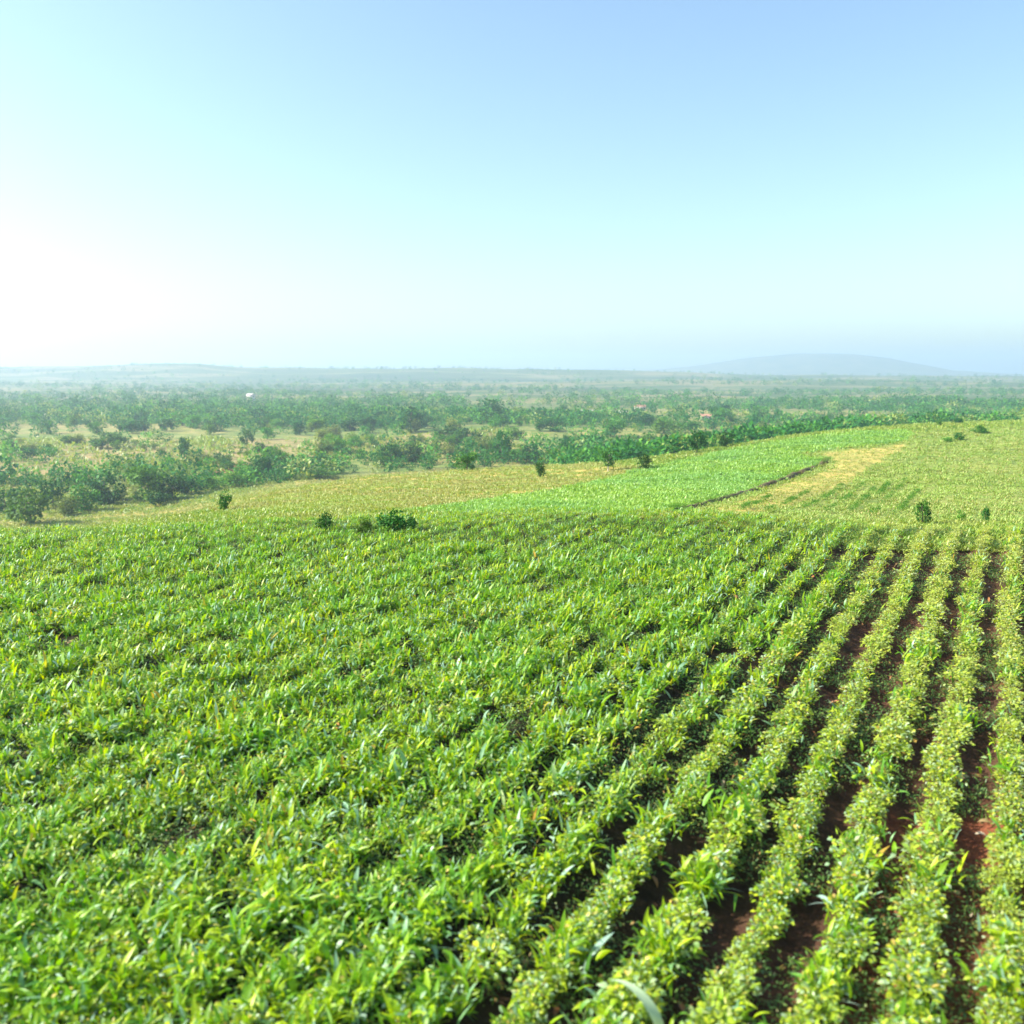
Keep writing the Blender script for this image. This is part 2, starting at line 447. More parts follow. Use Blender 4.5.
def blade_leaves(pos, per, scale, segs, ncol, r=rng):
    n = len(pos); N = n * per
    B = np.repeat(pos, per, 0); sc = np.repeat(scale, per)
    k = np.tile(np.arange(per), n) / per
    B = B.copy()
    B[:, 0] += r.normal(0, .12, N) * sc; B[:, 1] += r.normal(0, .12, N) * sc
    B[:, 2] += (.02 + .22 * k) * sc
    L = rr(N, .16, .37, r) * sc * (1.1 - .35 * k)
    W = rr(N, .028, .066, r) * sc
    e0 = rr(N, .8, 1.5, r) + .15 * k
    return leaves(B, rr(N, 0, 2 * PI, r), L, W, e0, rr(N, .2, 1.9, r), segs, ncol, .3, twist=rr(N, -.5, .5, r))
def bushy_leaves(pos, per, scale, segs, ncol, r=rng, wide=1.0):
    n = len(pos); N = n * per
    B = np.repeat(pos, per, 0).copy(); sc = np.repeat(scale, per)
    a = rr(N, 0, 2 * PI, r); q = np.sqrt(rr(N, 0, 1, r)) * .29 * sc * wide
    hz = (.10 + .34 * np.sqrt(np.clip(1 - (q / (.35 * sc * wide)) ** 2, 0, 1)) * rr(N, .45, 1.0, r)) * sc
    B[:, 0] += np.cos(a) * q; B[:, 1] += np.sin(a) * q; B[:, 2] += hz
    return leaves(B, a + r.normal(0, .7, N), rr(N, .055, .125, r) * sc, rr(N, .032, .07, r) * sc, rr(N, -.1, 1.0, r), rr(N, .3, 1.3, r), segs, ncol, .25, oval=True, twist=rr(N, -.6, .6, r))
def merge(*parts):
    Vs, Fs, o = [], [], 0
    for V_, F_ in parts:
        Vs.append(V_); Fs.append(F_ + o); o += len(V_)
    return np.concatenate(Vs), np.concatenate(Fs)

# plant positions along the rows
P_, K_ = [], []
for k in range(-48, 16):
    v = (k + .5) * ROW
    sgrid = np.arange(-20, 75, .20)
    sgrid = sgrid + rng.normal(0, .07, len(sgrid))
    wob = np.sin(sgrid * .35 + k) * .05 + rng.normal(0, .085 + .26 * min(1, max(0, -v - 5) / 8), len(sgrid))
    vv = v + wob
    P_.append(np.stack([sgrid * RD[0] + vv * RN[0], sgrid * RD[1] + vv * RN[1]], -1)); K_.append(np.full(len(sgrid), v))
P_ = np.concatenate(P_); VL = np.concatenate(K_)
ex = rng.uniform(size=len(P_)) < np.clip((-VL - 7.0) / 5, 0, .97)          # broadcast sown between the rows
off = rng.uniform(.25, .85, ex.sum()) * ROW
P_ = np.concatenate([P_, P_[ex] + RN * off[:, None]]); VL = np.concatenate([VL, VL[ex]])
ok = crop_edge(P_[:, 0], P_[:, 1]) & (np.abs(P_[:, 0]) < 0.80 * P_[:, 1] + 3) & (P_[:, 1] > 4)
gap = waves([(1.0, 2.3, 1.), (2.2, 3.1, 2.), (.2, 1.7, .5), (2.9, 5.1, 3.)], P_[:, 0], P_[:, 1])
ok &= ~((gap > 1.05) & (VL < -5) & (P_[:, 1] < 27) & (rng.uniform(size=len(P_)) < .8))
ok &= ~((gap > 1.7) & (rng.uniform(size=len(P_)) < .85))
P_ = P_[ok]; VL = VL[ok]
PZ = ground_z(P_[:, 0], P_[:, 1]) + .07 * np.cos((lateral(P_[:, 0], P_[:, 1]) / ROW - .5) * 2 * PI)
P3 = np.column_stack([P_, PZ])
far_t = 1 - .42 * smooth(30, 43, P3[:, 1])          # growth thins out towards the far margin
ppx, ppy = project(P3 + np.array([0, 0, .3]))
dist = np.linalg.norm(P3, axis=1)
visible = (ppx > -14) & (ppx < 1038) & (ppy > 380) & (ppy < 1040) & (P3[:, 1] > 6)
vis_idx = np.where(visible)[0]
first = vis_idx[np.argsort(dist[vis_idx])[:300]]
is_first = np.zeros(len(P3), bool); is_first[first] = True
bush_w = np.clip((VL + 8.0) / 6.0, 0.06, 0.85)
is_bushy = rng.uniform(size=len(P3)) < bush_w
size = far_t * np.where(is_bushy, .90, 1.0) * rng.triangular(.55, 1.0, 1.35, len(P3)) * np.clip(1.0 + .15 * waves([(.4, 1.3, 0), (1.9, 2.1, 1), (2.7, 3.4, 2), (1.2, 5.5, 3)], P3[:, 0], P3[:, 1]), .5, 1.35)
wide_l = np.clip(1.0 + (-VL - 4) * .05, 1.0, 1.45)

# 300 nearest plants, each its own object
def stems(r, n=26):
    """thin leaf stalks from the root out through the plant"""
    return leaves(np.tile([[0, 0, .0]], (n, 1)) + r.normal(0, .015, (n, 3)), rr(n, 0, 6.28, r), rr(n, .30, .58, r), rr(n, .012, .02, r), rr(n, .6, 1.4, r), rr(n, .2, 1.2, r), 4, 2)
def plant_mesh(i, bushy):
    r = np.random.default_rng(100 + i + 50 * bushy)
    z = np.zeros((1, 3)); one = np.ones(1)
    if bushy:
        V1, F1 = bushy_leaves(z, 150, one, 3, 3, r, 1.05); V2, F2 = blade_leaves(z, 9, one * .95, 4, 3, r); V3, F3 = stems(r)
        return mesh_np('crop_plant', *merge((V1, F1), (V2, F2), (V3, F3)), [M_BUSHY, M_BLADE], np.r_[np.zeros(len(F1)), np.ones(len(F2) + len(F3))])
    V1, F1 = blade_leaves(z, 36, one * 1.2, 6, 3, r); V2, F2 = bushy_leaves(z, 16, one * .9, 3, 3, r, 1.3); V3, F3 = stems(r)
    return mesh_np('crop_plant', *merge((V1, F1), (V2, F2), (V3, F3)), [M_BLADE, M_BUSHY], np.r_[np.zeros(len(F1)), np.ones(len(F2)), np.zeros(len(F3))])
variants = {bb: [plant_mesh(i, bb) for i in range(16)] for bb in (0, 1)}
LB = {0: 'leafy green plant with long arching blades in the nearest crop rows',
      1: 'bushy green plant with small round leaves in the nearest crop rows'}
GRP = {0: 'long bladed plants in the nearest crop rows', 1: 'small leaved plants in the nearest crop rows'}
for j in first:
    bb = int(is_bushy[j])
    o = obj('crop_plant', variants[bb][int(rng.integers(16))])
    o.location = P3[j]; o.rotation_euler = (rng.normal(0, .08), rng.normal(0, .08), rng.uniform(0, 6.28))
    s = float(size[j]); o.scale = (s * (wide_l[j] ** .5 if not bb else 1.0), s * (wide_l[j] ** .5 if not bb else 1.0), s)
    tag(o, LB[bb], 'crop plant', GRP[bb])

# one pale drooping blade beside the near rows
px, py = to_ground(662, 1056)
gz = float(ground_z(px, py))
Vp, Fp = leaves(np.array([[px, py, gz + .02]]), np.array([2.35]), np.array([1.32]), np.array([.17]), np.array([1.75]), np.array([2.3]), 11, 3, .3)
V2, F2 = blade_leaves(np.array([[px, py, gz + .06]]), 9, np.ones(1) * 1.25, 6, 3)
Vs_, Fs_ = leaves(np.array([[px, py, gz]]), np.zeros(1), np.array([.44]), np.array([.05]), np.array([1.55]), np.zeros(1), 3, 3)
Vq, Fq = stems(rng); Vq = Vq + np.array([px, py, gz])
V2, F2 = merge((V2, F2), (Vs_, Fs_), (Vq, Fq))
M_PALELEAF = leaf_material('pale_leaf', [(0, (.42, .55, .34)), (1, (.46, .58, .36))], trans=.3)
tag(obj('crop_plant', mesh_np('crop_plant', *merge((Vp, Fp), (V2, F2)), [M_PALELEAF, M_BLADE], np.r_[np.zeros(len(Fp)), np.ones(len(F2))])),
    'young plant with one long whitish leaf arching over the green ones', 'crop plant')

# the rest of the crop, beyond counting
rest = ~is_first
parts, mi = [], []
def add(pv, m):
    parts.append(pv); mi.append(np.full(len(pv[1]), m))
d = P3[:, 1]
for lo, hi_, nb, ns, sg, nc in ((0, 19, 34, 140, 4, 3), (19, 28, 29, 95, 3, 2), (28, 60, 24, 62, 2, 2)):
    m = rest & (d >= lo) & (d < hi_)
    a = P3[m & ~is_bushy]; s = size[m & ~is_bushy]
    add(blade_leaves(a, nb, s * 1.15, sg, nc), 0); add(bushy_leaves(a, ns // 6, s * .9, 2, 2, wide=1.4), 1)
    a = P3[m & is_bushy]; s = size[m & is_bushy]
    add(bushy_leaves(a, ns, s, 2, nc, wide=1.05), 1); add(blade_leaves(a, 8, s * .95, sg, nc), 0)
V_, F_ = merge(*parts)
tag(obj('crop_plants', mesh_np('crop_plants', V_, F_, [M_BLADE, M_BUSHY], np.concatenate(mi))),
    'leafy green crop covering the rest of the wide planted field', 'crop', kind='stuff')

# weeds and fallen leaves between the rows
n = 24000
wy = np.sqrt(rng.uniform(7.5 ** 2, 41 ** 2, n)); wu = rng.uniform(-.72, .72, n)
wx = wu * wy
lv = lateral(wx, wy); frac = lv / ROW - np.floor(lv / ROW)
gapd = np.minimum(frac, 1 - frac)
cl = waves([(.7, 4.3, 1.2), (2.1, 6.1, .4), (1.5, 2.9, 2.2)], wx, wy)
keep = (cl > np.clip(-.6 + (lv + 6) * .10, -1.2, .45)) & crop_edge(wx, wy)
wx, wy = wx[keep], wy[keep]
W3 = np.column_stack([wx, wy, ground_z(wx, wy) - .02])
V_, F_ = bushy_leaves(W3, 18, rng.uniform(.4, .8, len(W3)), 2, 2, wide=1.4)
V2, F2 = blade_leaves(W3, 5, rng.uniform(.3, .6, len(W3)), 3, 2)
tag(obj('weeds', mesh_np('weeds', *merge((V_, F_), (V2, F2)), M_WEED)), 'low dark green weeds growing in the furrows between crop rows', 'weeds', kind='stuff')
n = 1500
wy = np.sqrt(rng.uniform(8 ** 2, 34 ** 2, n)); wx = rng.uniform(-.7, .7, n) * wy
keep = rng.uniform(size=n) < np.clip(.25 + (lateral(wx, wy) + 9) * .08, .15, 1)
wx, wy = wx[keep], wy[keep]; n = len(wx)
B3 = np.column_stack([wx, wy, ground_z(wx, wy) + rng.uniform(.02, .12, n)])
V_, F_ = leaves(B3, rr(n, 0, 6.28), rr(n, .10, .30), rr(n, .05, .11), rr(n, -.2, 1.0), rr(n, .3, 2.0), 3, 3, .3, twist=rr(n, -.8, .8))
tag(obj('withered_leaves', mesh_np('withered_leaves', V_, F_, M_DEAD)), 'reddish brown withered leaves littering the soil between rows', 'dead leaves', kind='stuff')

# ------------------------------------------------------------------ grasses and low crops on the slopes beyond
def tufts(name, zone, mat, n, label, cat, hgt=1.0, dens=None, per=8, ymax=430, ymin=38, avoid=None):
    y = np.exp(rng.uniform(math.log(ymin), math.log(ymax), n)); x = rng.uniform(-1.0, 1.0, n) * y
    k = zone(x, y) if callable(zone) else inside(zone, x, y)
    if avoid is not None: k &= ~inside(avoid, x, y)
    if dens is not None: k &= rng.uniform(size=n) < dens(x, y)
    x, y = x[k], y[k]; m = len(x)
    sc = (.13 + .0030 * y) * hgt * rng.uniform(.6, 1.3, m)
    B = np.repeat(np.column_stack([x, y, ground_z(x, y) - .02]), per, 0); s = np.repeat(sc, per); N = len(B)
    B[:, 0] += rng.normal(0, .5, N) * s; B[:, 1] += rng.normal(0, .5, N) * s
    V_, F_ = leaves(B, rr(N, 0, 6.28), rr(N, .7, 1.3) * s, rr(N, .22, .42) * s, rr(N, .6, 1.5), rr(N, .2, 1.6), 2, 2)
    return tag(obj(name, mesh_np(name, V_, F_, mat)), label, cat, kind='stuff')
tufts('meadow_grass', Z_MEADOW, M_MEADOW, 340000, 'dry yellow meadow grass on the slope below the crop', 'meadow grass', hgt=.62, dens=lambda x, y: .75 + 0 * x)
tufts('hillside_crop', Z_HILL, M_HILLCROP, 340000, 'low bluish green crop on the far hillside', 'crop', hgt=.7)
def furrow(x, y):
    f = lateral(x, y) / (ROW * 2.1); fr = f - np.floor(f)
    line = (np.abs(fr - .5) < .2) & (waves(_wn[:6], x * .5, y * .5) > -.5)
    return np.where(line, .15, .9)
tufts('field_grass', Z_RIGHT, M_RIGHT, 340000, 'yellow green grassy crop on the hillside behind the row ends', 'grass', hgt=.62, dens=furrow, avoid=Z_TAN)
tufts('stubble', Z_TAN, M_MEADOW, 120000, 'short straw coloured stubble along the edge of the bank', 'stubble', hgt=.5, dens=lambda x, y: .9 + 0 * x)
tufts('dry_scrub', lambda x, y: inside(Z_OCHRE, x, y), M_EDGE, 90000, 'low dry scrub tufts on the ochre ground of the valley', 'scrub', hgt=1.3, per=6, ymin=280, ymax=640,
      dens=lambda x, y: np.clip(.25 + .4 * waves(_wn[3:9], x * .25, y * .25), .03, 1))
def margin(x, y):
    return (~crop_edge(x, y + 5.0)) & ((y < 60) | (x < -.22 * y) | (x > .05 * y)) & ~inside(Z_MEADOW, x, y) & ~inside(Z_HILL, x, y) & ~inside(Z_RIGHT, x, y)
tufts('margin_grass', margin, M_EDGE, 260000, 'bright green grass at the far margin of the field', 'grass', hgt=.8, ymax=330, ymin=35)

# dark furrows with taller growth in the hillside field
fparts = []
for (x1, y1, x2, y2) in ((868, 517, 906, 480), (846, 516, 874, 490), (878, 498, 888, 484), (824, 514, 866, 483), (796, 513, 842, 486), (768, 513, 812, 490), (742, 512, 772, 498), (896, 516, 918, 492)):
    a = np.array(to_ground(x1, y1)); b_ = np.array(to_ground(x2, y2))
    m = 190
    t = rng.uniform(0, 1, m)
    t = t[np.sin(t * 17 + x1) > -.75]
    p = a + (b_ - a) * t[:, None] + rng.normal(0, .08, (len(t), 2))
    fparts.append(bushy_leaves(np.column_stack([p, ground_z(p[:, 0], p[:, 1])]), 16, rng.uniform(.6, 1.0, len(p)), 2, 2, wide=.75))
tag(obj('furrow_weeds', mesh_np('furrow_weeds', *merge(*fparts), M_CROWN[1])), 'dark green growth lining the furrows of the hillside field', 'weeds', kind='stuff')

# soil bank along the hillside crop
bx = [(678, 511), (700, 506), (725, 500), (760, 489.5), (790, 478.5), (812, 470), (826, 463.5), (829, 460.5)]
bp_ = []
for i in range(len(bx) - 1):
    for t in np.linspace(0, 1, 9)[:-1]:
        bp_.append(to_ground(bx[i][0] + (bx[i + 1][0] - bx[i][0]) * t, bx[i][1] + (bx[i + 1][1] - bx[i][1]) * t))
bp_ = np.array(bp_)
tan = np.gradient(bp_, axis=0); tan /= np.linalg.norm(tan, axis=1)[:, None]
nor = np.stack([tan[:, 1], -tan[:, 0]], -1)              # towards the yellow side
wd = np.clip(bp_[:, 1] * .0042, .2, .45) * (1 + .25 * rng.normal(size=len(bp_)).clip(-1.5, 1.5))
ht = np.clip(bp_[:, 1] * .0036, .15, .36) * (1 + .2 * rng.normal(size=len(bp_)).clip(-1.5, 1.5))
sec = [(-1.6, -.05), (-1.1, .75), (-.6, 1.0), (-.1, .85), (.25, .3), (.7, .05), (1.0, -.05)]
BV = []
for o_, z_ in sec:
    p = bp_ + nor * (o_ * wd)[:, None]
    BV.append(np.column_stack([p, ground_z(p[:, 0], p[:, 1]) + z_ * ht]))
BV = np.stack(BV, 1); nb_, ns_ = BV.shape[:2]
bi = np.arange(nb_ * ns_).reshape(nb_, ns_)
BF = np.stack([bi[:-1, :-1], bi[1:, :-1], bi[1:, 1:], bi[:-1, 1:]], -1).reshape(-1, 4)
M_BANK = plain_material('bank_soil', (.07, .042, .016), (.17, .10, .04), 2.5, .95, .6)
tag(obj('soil_bank', mesh_np('soil_bank', BV.reshape(-1, 3), BF, M_BANK)), kind='structure')
m = len(bp_) * 34
ii = rng.integers(0, len(bp_), m)
p = bp_[ii] + nor[ii] * (wd[ii] * rng.uniform(-2.2, .5, m))[:, None] + rng.normal(0, .15, (m, 2))
lowd = bp_[ii][:, 1]
k = rng.uniform(size=m) < np.where(lowd < 62, .9, .35) * (.5 + .5 * waves([(0.3, 3.1, 0), (1.2, 5.2, 1)], p[:, 0], p[:, 1]))
p = p[k]; lowd = lowd[k]
V_, F_ = bushy_leaves(np.column_stack([p, ground_z(p[:, 0], p[:, 1]) + .3 * np.clip(lowd * .008, .3, .8)]), 26, rng.uniform(.25, .75, len(p)) * np.clip(lowd / 70, .8, 1.4), 2, 2, wide=1.2)
tag(obj('hedge', mesh_np('hedge', V_, F_, M_CROWN[1])), 'low dark green hedge of weeds along the curved soil bank', 'hedge')

# ------------------------------------------------------------------ trees and bushes
def crown_mesh(seed, mat, nclump=16, nleaf=56, shape='round'):
    r = np.random.default_rng(seed)
    cs = []
    while len(cs) < nclump:
        q = r.uniform(-1, 1, 3)
        if shape == 'round' and np.linalg.norm(q) < 1: cs.append(q * np.array([.78, .78, .70]))
        elif shape == 'tall' and np.linalg.norm(q) < 1: cs.append(q * np.array([.72, .72, .9]))
        elif shape == 'spread' and np.linalg.norm(q) < 1 and q[2] > -.45: cs.append(q * np.array([.85, .85, .6]))
    cs = np.array(cs)
    rad = r.uniform(.14, .42, nclump)
    N = nclump * nleaf
    ci = np.repeat(np.arange(nclump), nleaf)
    dv = r.normal(size=(N, 3)); dv /= np.linalg.norm(dv, axis=1)[:, None]
    B = cs[ci] + dv * (rad[ci] * r.uniform(.45, 1.05, N))[:, None]
    zmin = B[:, 2].min(); zmax = B[:, 2].max()
    B[:, 2] = (B[:, 2] - zmin) / (zmax - zmin)                  # 0..1 high
    B[:, :2] *= .5 / np.percentile(np.abs(B[:, :2]), 98)
    V_, F_ = leaves(B, np.arctan2(dv[:, 1], dv[:, 0]) + r.normal(0, .6, N), r.uniform(.07, .13, N), r.uniform(.06, .11, N),
                    np.arcsin(dv[:, 2]) + r.normal(0, .5, N), r.uniform(.2, 1.2, N), 2, 2, oval=True, twist=r.uniform(-1, 1, N))
    return mesh_np('crown', V_, F_, mat)
def tube(path, r0, r1, k=7):
    path = np.asarray(path, float); n = len(path); V_ = []
    for i, p in enumerate(path):
        q = r0 + (r1 - r0) * i / (n - 1)
        for a in range(k):
            V_.append(p + np.array([math.cos(2 * PI * a / k) * q, math.sin(2 * PI * a / k) * q, 0]))
    F_ = [[i * k + a, i * k + (a + 1) % k, (i + 1) * k + (a + 1) % k, (i + 1) * k + a] for i in range(n - 1) for a in range(k)]
    return np.array(V_), np.array(F_)
def trunk_mesh(seed, mat):
    r = np.random.default_rng(seed)
    parts = [tube([(0, 0, -.04), (.01, 0, .15), (r.uniform(-.03, .03), r.uniform(-.03, .03), .4), (r.uniform(-.06, .06), r.uniform(-.06, .06), .75)], .040, .014)]
    for k in range(5):
        a = r.uniform(0, 6.28); z0 = r.uniform(.18, .45)
        parts.append(tube([(0, 0, z0), (.14 * math.cos(a), .14 * math.sin(a), z0 + .13), (.30 * math.cos(a), .30 * math.sin(a), z0 + r.uniform(.2, .4))], .018, .006, 5))
    return mesh_np('trunk', *merge(*parts), mat)
CR = {}
for mi_, mt in enumerate(M_CROWN):
    CR[mi_] = {'round': [crown_mesh(20 + i + 40 * mi_, mt) for i in range(4)], 'tall': [crown_mesh(60 + i + 40 * mi_, mt, 14, 60, 'tall') for i in range(2)],
               'spread': [crown_mesh(80 + i + 40 * mi_, mt, 16, 54, 'spread') for i in range(3)]}
CR['lime'] = {'round': [crown_mesh(300, M_BRIGHT)], 'spread': [crown_mesh(301, M_BRIGHT, 26, 34, 'spread')], 'tall': [crown_mesh(302, M_BRIGHT)]}
TR = [trunk_mesh(i, M_BARK) for i in range(5)]; TRP = trunk_mesh(9, M_PALEBARK)
def place_tree(name, px, py, wpx, hpx, kind, shape, label, cat, group=None, pale=False, clear=.16):
    X, Y = to_ground(px, py)
    zc = Y * CT - float(ground_z(X, Y)) * ST
    s = zc / 887.0
    root = bpy.data.objects.new(name, None); link(root)
    root.empty_display_size = .3
    root.location = (X, Y, float(ground_z(X, Y)))
    root.rotation_euler = (0, 0, rng.uniform(0, 6.28))
    Wd, Ht = wpx * s, hpx * s
    tag(root, label, cat, group)
    t = obj('trunk', TRP if pale else TR[int(rng.integers(5))], root); t.scale = (Ht * .8, Ht * .8, Ht)
    L_ = CR[kind][shape]
    c = obj('crown', L_[int(rng.integers(len(L_)))], root)
    c.location = (0, 0, Ht * clear); c.scale = (Wd, Wd, Ht * (1 - clear))
    return root
T, B_ = 'tree', 'bush'
named = [
    # name, px, py, w, h, kind, shape, label, category
    ('tree', 6, 512, 28, 32, 0, 'round', 'dark round tree cut by the left border of the photo', T),
    ('tree', 31, 525, 38, 46, 1, 'round', 'largest mid green tree at the left end of the near tree clump', T),
    ('tree', 53, 508, 28, 32, 0, 'round', 'dark green tree just behind the largest tree of the left clump', T),
    ('bush', 66, 515, 22, 22, 2, 'round', 'olive bush in the left clump beside the largest tree', B_),
    ('tree', 84, 511, 26, 30, 1, 'round', 'mid green tree between the olive bush and the darkest tree of the left clump', T),
    ('tree', 105, 505, 30, 36, 0, 'round', 'darkest tall tree in the middle of the left clump', T),
    ('bush', 117, 500, 20, 20, 'lime', 'round', 'pale lime bush in front of the left clump', B_),
    ('bush', 136, 494, 11, 12, 'lime', 'tall', 'small pale yellow green bush right of the lime bush', B_),
    ('tree', 149, 501, 34, 42, 1, 'round', 'tall broad green tree right of the pale lime bush', T),
    ('bush', 159, 506, 20, 16, 0, 'round', 'dark bush at the foot of the tall broad green tree', B_),
    ('tree', 173, 500, 26, 28, 0, 'round', 'dark tree just right of the tall broad green tree', T),
    ('tree', 192, 494, 26, 22, 0, 'spread', 'low wide dark tree near the right end of the left clump', T),
    ('bush', 212, 490, 22, 16, 1, 'spread', 'spreading green bush behind the lone upright tree', B_),
    ('bush', 234, 487, 24, 16, 1, 'spread', 'light green bush ending the left clump on the right', B_),
    ('bush', 250, 481, 22, 14, 1, 'spread', 'green bush just left of the dark upright shrub at the clump end', B_),
    ('tree', 226, 511, 13, 22, 0, 'tall', 'lone dark upright tree standing at the field edge', T),
    ('tree', 262, 479, 17, 25, 0, 'round', 'dark tree standing where the yellow meadow begins', T),
    ('bush', 28, 460, 15, 12, 0, 'round', 'single dark bush on the dry ground at far left', B_),
    ('bush', 108, 448, 34, 16, 1, 'spread', 'broad green thicket on the dry ochre ground at left', B_),
    ('tree', 184, 456, 13, 18, 0, 'round', 'dark narrow tree alone on the ochre valley ground', T),
    ('bush', 219, 464, 11, 11, 0, 'round', 'small dark bush above the reddish soil patch', B_),
    ('tree', 247, 446, 14, 16, 0, 'round', 'dark tree behind the reddish soil patch', T),
    ('bush', 190, 468, 14, 10, 0, 'spread', 'low dark bush left of the reddish soil patch', B_),
    ('tree', 392, 465, 21, 20, 0, 'round', 'rounded dark tree behind the middle of the yellow meadow', T),
    ('tree', 416, 464, 17, 19, 0, 'round', 'dark tree just right of the rounded tree behind the meadow', T),
    ('tree', 467, 471, 21, 18, 1, 'round', 'green tree touching the top edge of the yellow meadow', T),
    ('tree', 502, 462, 21, 30, 0, 'round', 'tall dark tree above the centre of the valley edge', T),
    ('tree', 490, 422, 24, 22, 0, 'round', 'big far dark tree standing above the distant belt', T),
    ('tree', 411, 432, 26, 26, 0, 'spread', 'large dark spreading tree in the distant belt', T),
    ('bush', 326, 534, 16, 21, 0, 'round', 'small dark bush at the crop edge left of the wide bush', B_),
    ('bush', 394, 533, 30, 23, 0, 'spread', 'wide low dark bush at the crop edge near the meadow', B_),
    ('bush', 412, 534, 13, 20, 0, 'spread', 'tiny dark bush touching the right end of the wide crop edge bush', B_),
    ('bush', 361, 534, 20, 16, 1, 'spread', 'low green bush between the two dark crop edge bushes', B_),
    ('bush', 322, 478, 34, 9, 1, 'spread', 'long low green bush at the left end of the yellow meadow', B_),
    ('tree', 540, 478, 10, 20, 0, 'tall', 'slim dark tree standing in the yellow meadow', T),
    ('tree', 530, 462, 20, 18, 0, 'round', 'dark round tree behind the slim meadow tree', T),
    ('tree', 518, 463, 15, 14, 1, 'round', 'small green tree left of the dark round tree behind the meadow', T),
    ('tree', 608, 471, 15, 22, 0, 'tall', 'tree with a pale trunk at the right end of the meadow', T),
    ('tree', 643, 470, 14, 16, 0, 'round', 'dark tree where the green hillside meets the meadow', T),
    ('tree', 697, 453, 17, 20, 0, 'round', 'dark tree rising just behind the green hillside crop', T),
    ('tree', 724, 448, 16, 17, 0, 'round', 'dark round tree behind the crest of the green hillside', T),
    ('tree', 746, 443, 15, 15, 1, 'round', 'green tree at the right end of the woods above the hillside', T),
    ('bush', 922, 525, 14, 26, 0, 'tall', 'dark upright bush at the far ends of the crop rows', B_),
    ('bush', 985, 522, 7, 15, 0, 'tall', 'thin dark shrub right of the upright bush at the row ends', B_),
    ('bush', 960, 522, 7, 12, 1, 'tall', 'faint green shrub between the two dark row end shrubs', B_),
    ('bush', 959, 441, 9, 8, 0, 'round', 'dark round bush on top of the right hillside', B_),
    ('bush', 947, 442, 10, 5, 1, 'spread', 'low green bush beside the dark bush on the right hillside', B_),
    ('bush', 980, 433, 16, 7, 1, 'spread', 'green thicket on the skyline of the right hillside', B_),
]
for e in named:
    e = (e[0], e[1], e[2], e[3] * (1.1 if e[1] < 222 and e[2] > 480 else 1.0), e[4] * (.85 if e[1] < 222 and e[2] > 480 else 1.0), *e[5:])
    r_ = place_tree(*e[:7], e[7], e[8], None, pale=(e[1] == 608), clear=(.10 if e[1] > 255 else .02) if e[8] == T else .0)

# uncounted look-alikes in the valley, each its own tree
def scatter(n, region, wr, hr, kinds, name, label, cat, group):
    k = 0; tries = 0
    while k < n and tries < n * 40:
        tries += 1
        x = rng.uniform(region[0], region[2]); y = rng.uniform(region[1], region[3])
        if len(region) > 4 and not region[4](x, y): continue
        h = rng.uniform(*hr) * (.6 + .8 * (y - 395) / 90)
        place_tree(name, x, y, h * rng.uniform(*wr), h, kinds[int(rng.integers(len(kinds)))], ['round', 'round', 'spread', 'tall'][int(rng.integers(4))], label, cat, group, clear=.04)
        k += 1
ws2 = [(rng.uniform(0, 6.28), rng.uniform(25, 110), rng.uniform(0, 6.28)) for _ in range(8)]
def clumpy(th):
    return lambda x, y: float(waves(ws2, np.array([x]), np.array([y * 3.0]))[0]) > th
scatter(62, (440, 414, 765, 462, lambda x, y: y < 466 - max(0, x - 610) * .17), (.9, 1.7), (9, 16), [0, 0, 1, 1, 2], 'tree',
        'green tree in the dense wood between meadow and green hillside', T, 'trees of the wood behind the meadow')
scatter(46, (255, 428, 520, 468, clumpy(-.1)), (.8, 1.5), (8, 15), [0, 1, 1, 2, 2], 'tree',
        'tree scattered over the bushland behind the yellow meadow', T, 'trees scattered behind the meadow')
scatter(34, (-20, 440, 260, 478, clumpy(.2)), (.9, 1.6), (5, 10), [0, 1, 2, 2], 'bush',
        'small bush dotting the dry ochre ground left of the meadow', B_, 'bushes on the dry ground')
scatter(56, (-30, 420, 430, 436), (1.0, 1.5), (10, 15), [0, 0, 1], 'tree',
        'dark tree in the long dense belt across the left of the valley', T, 'trees of the dense valley belt')
scatter(40, (755, 417, 1040, 431, lambda x, y: y < 431 - max(0, x - 760) * .03), (1.0, 1.9), (5, 9), [0, 1, 1], 'tree',
        'green tree in the belt behind the crest of the right hillside', T, 'trees behind the right hillside')

# the far wood and scrub, one mass
n = 45000
y = np.exp(rng.uniform(math.log(235), math.log(3600), n)); x = rng.uniform(-.85, .85, n) * y
cl = waves([(a, l * 1.2, p) for a, l, p in _wv[:8]], x * .35, y)
nearw = np.clip((900 - y) / 500, 0, 1)
belt = np.exp(-((y - 720) / 130) ** 2) + .6 * np.exp(-((y - 1050) / 90) ** 2)
k = rng.uniform(size=n) < np.clip(.26 + .40 * cl + .75 * belt - .10 * nearw + .5 * (x / y > .22) * np.exp(-((y - 650) / 80) ** 2) + .9 * (x / y > .04) * np.exp(-((y - 340) / 110) ** 2), .05, 1)
k &= ~((x / y > -.05) & (y > 400) & (cl < -.05) & (rng.uniform(size=n) < .75))
k &= ~((x / y < .08) & (y < 640) & (rng.uniform(size=n) < .45))
k &= ~(inside(Z_OCHRE, x, y) & (rng.uniform(size=n) < .88)) & ~inside(Z_RED, x, y)
k &= ~((y < 430) & (inside(Z_MEADOW, x, y) | inside(Z_HILL, x, y) | inside(Z_RIGHT, x, y)))
k &= y > np.interp(x / y, [-.4, -.25, .0, .1, .2, .3, .4, .6], [300, 300, 330, 260, 250, 300, 390, 440])
x, y = x[k], y[k]; m = len(x)
hh = 1.6 + 8.0 * rng.beta(1.3, 2.3, m) * (1 + .35 * (y > 600)); ww = hh * rng.uniform(.9, 1.8, m)
per = 84
N = m * per
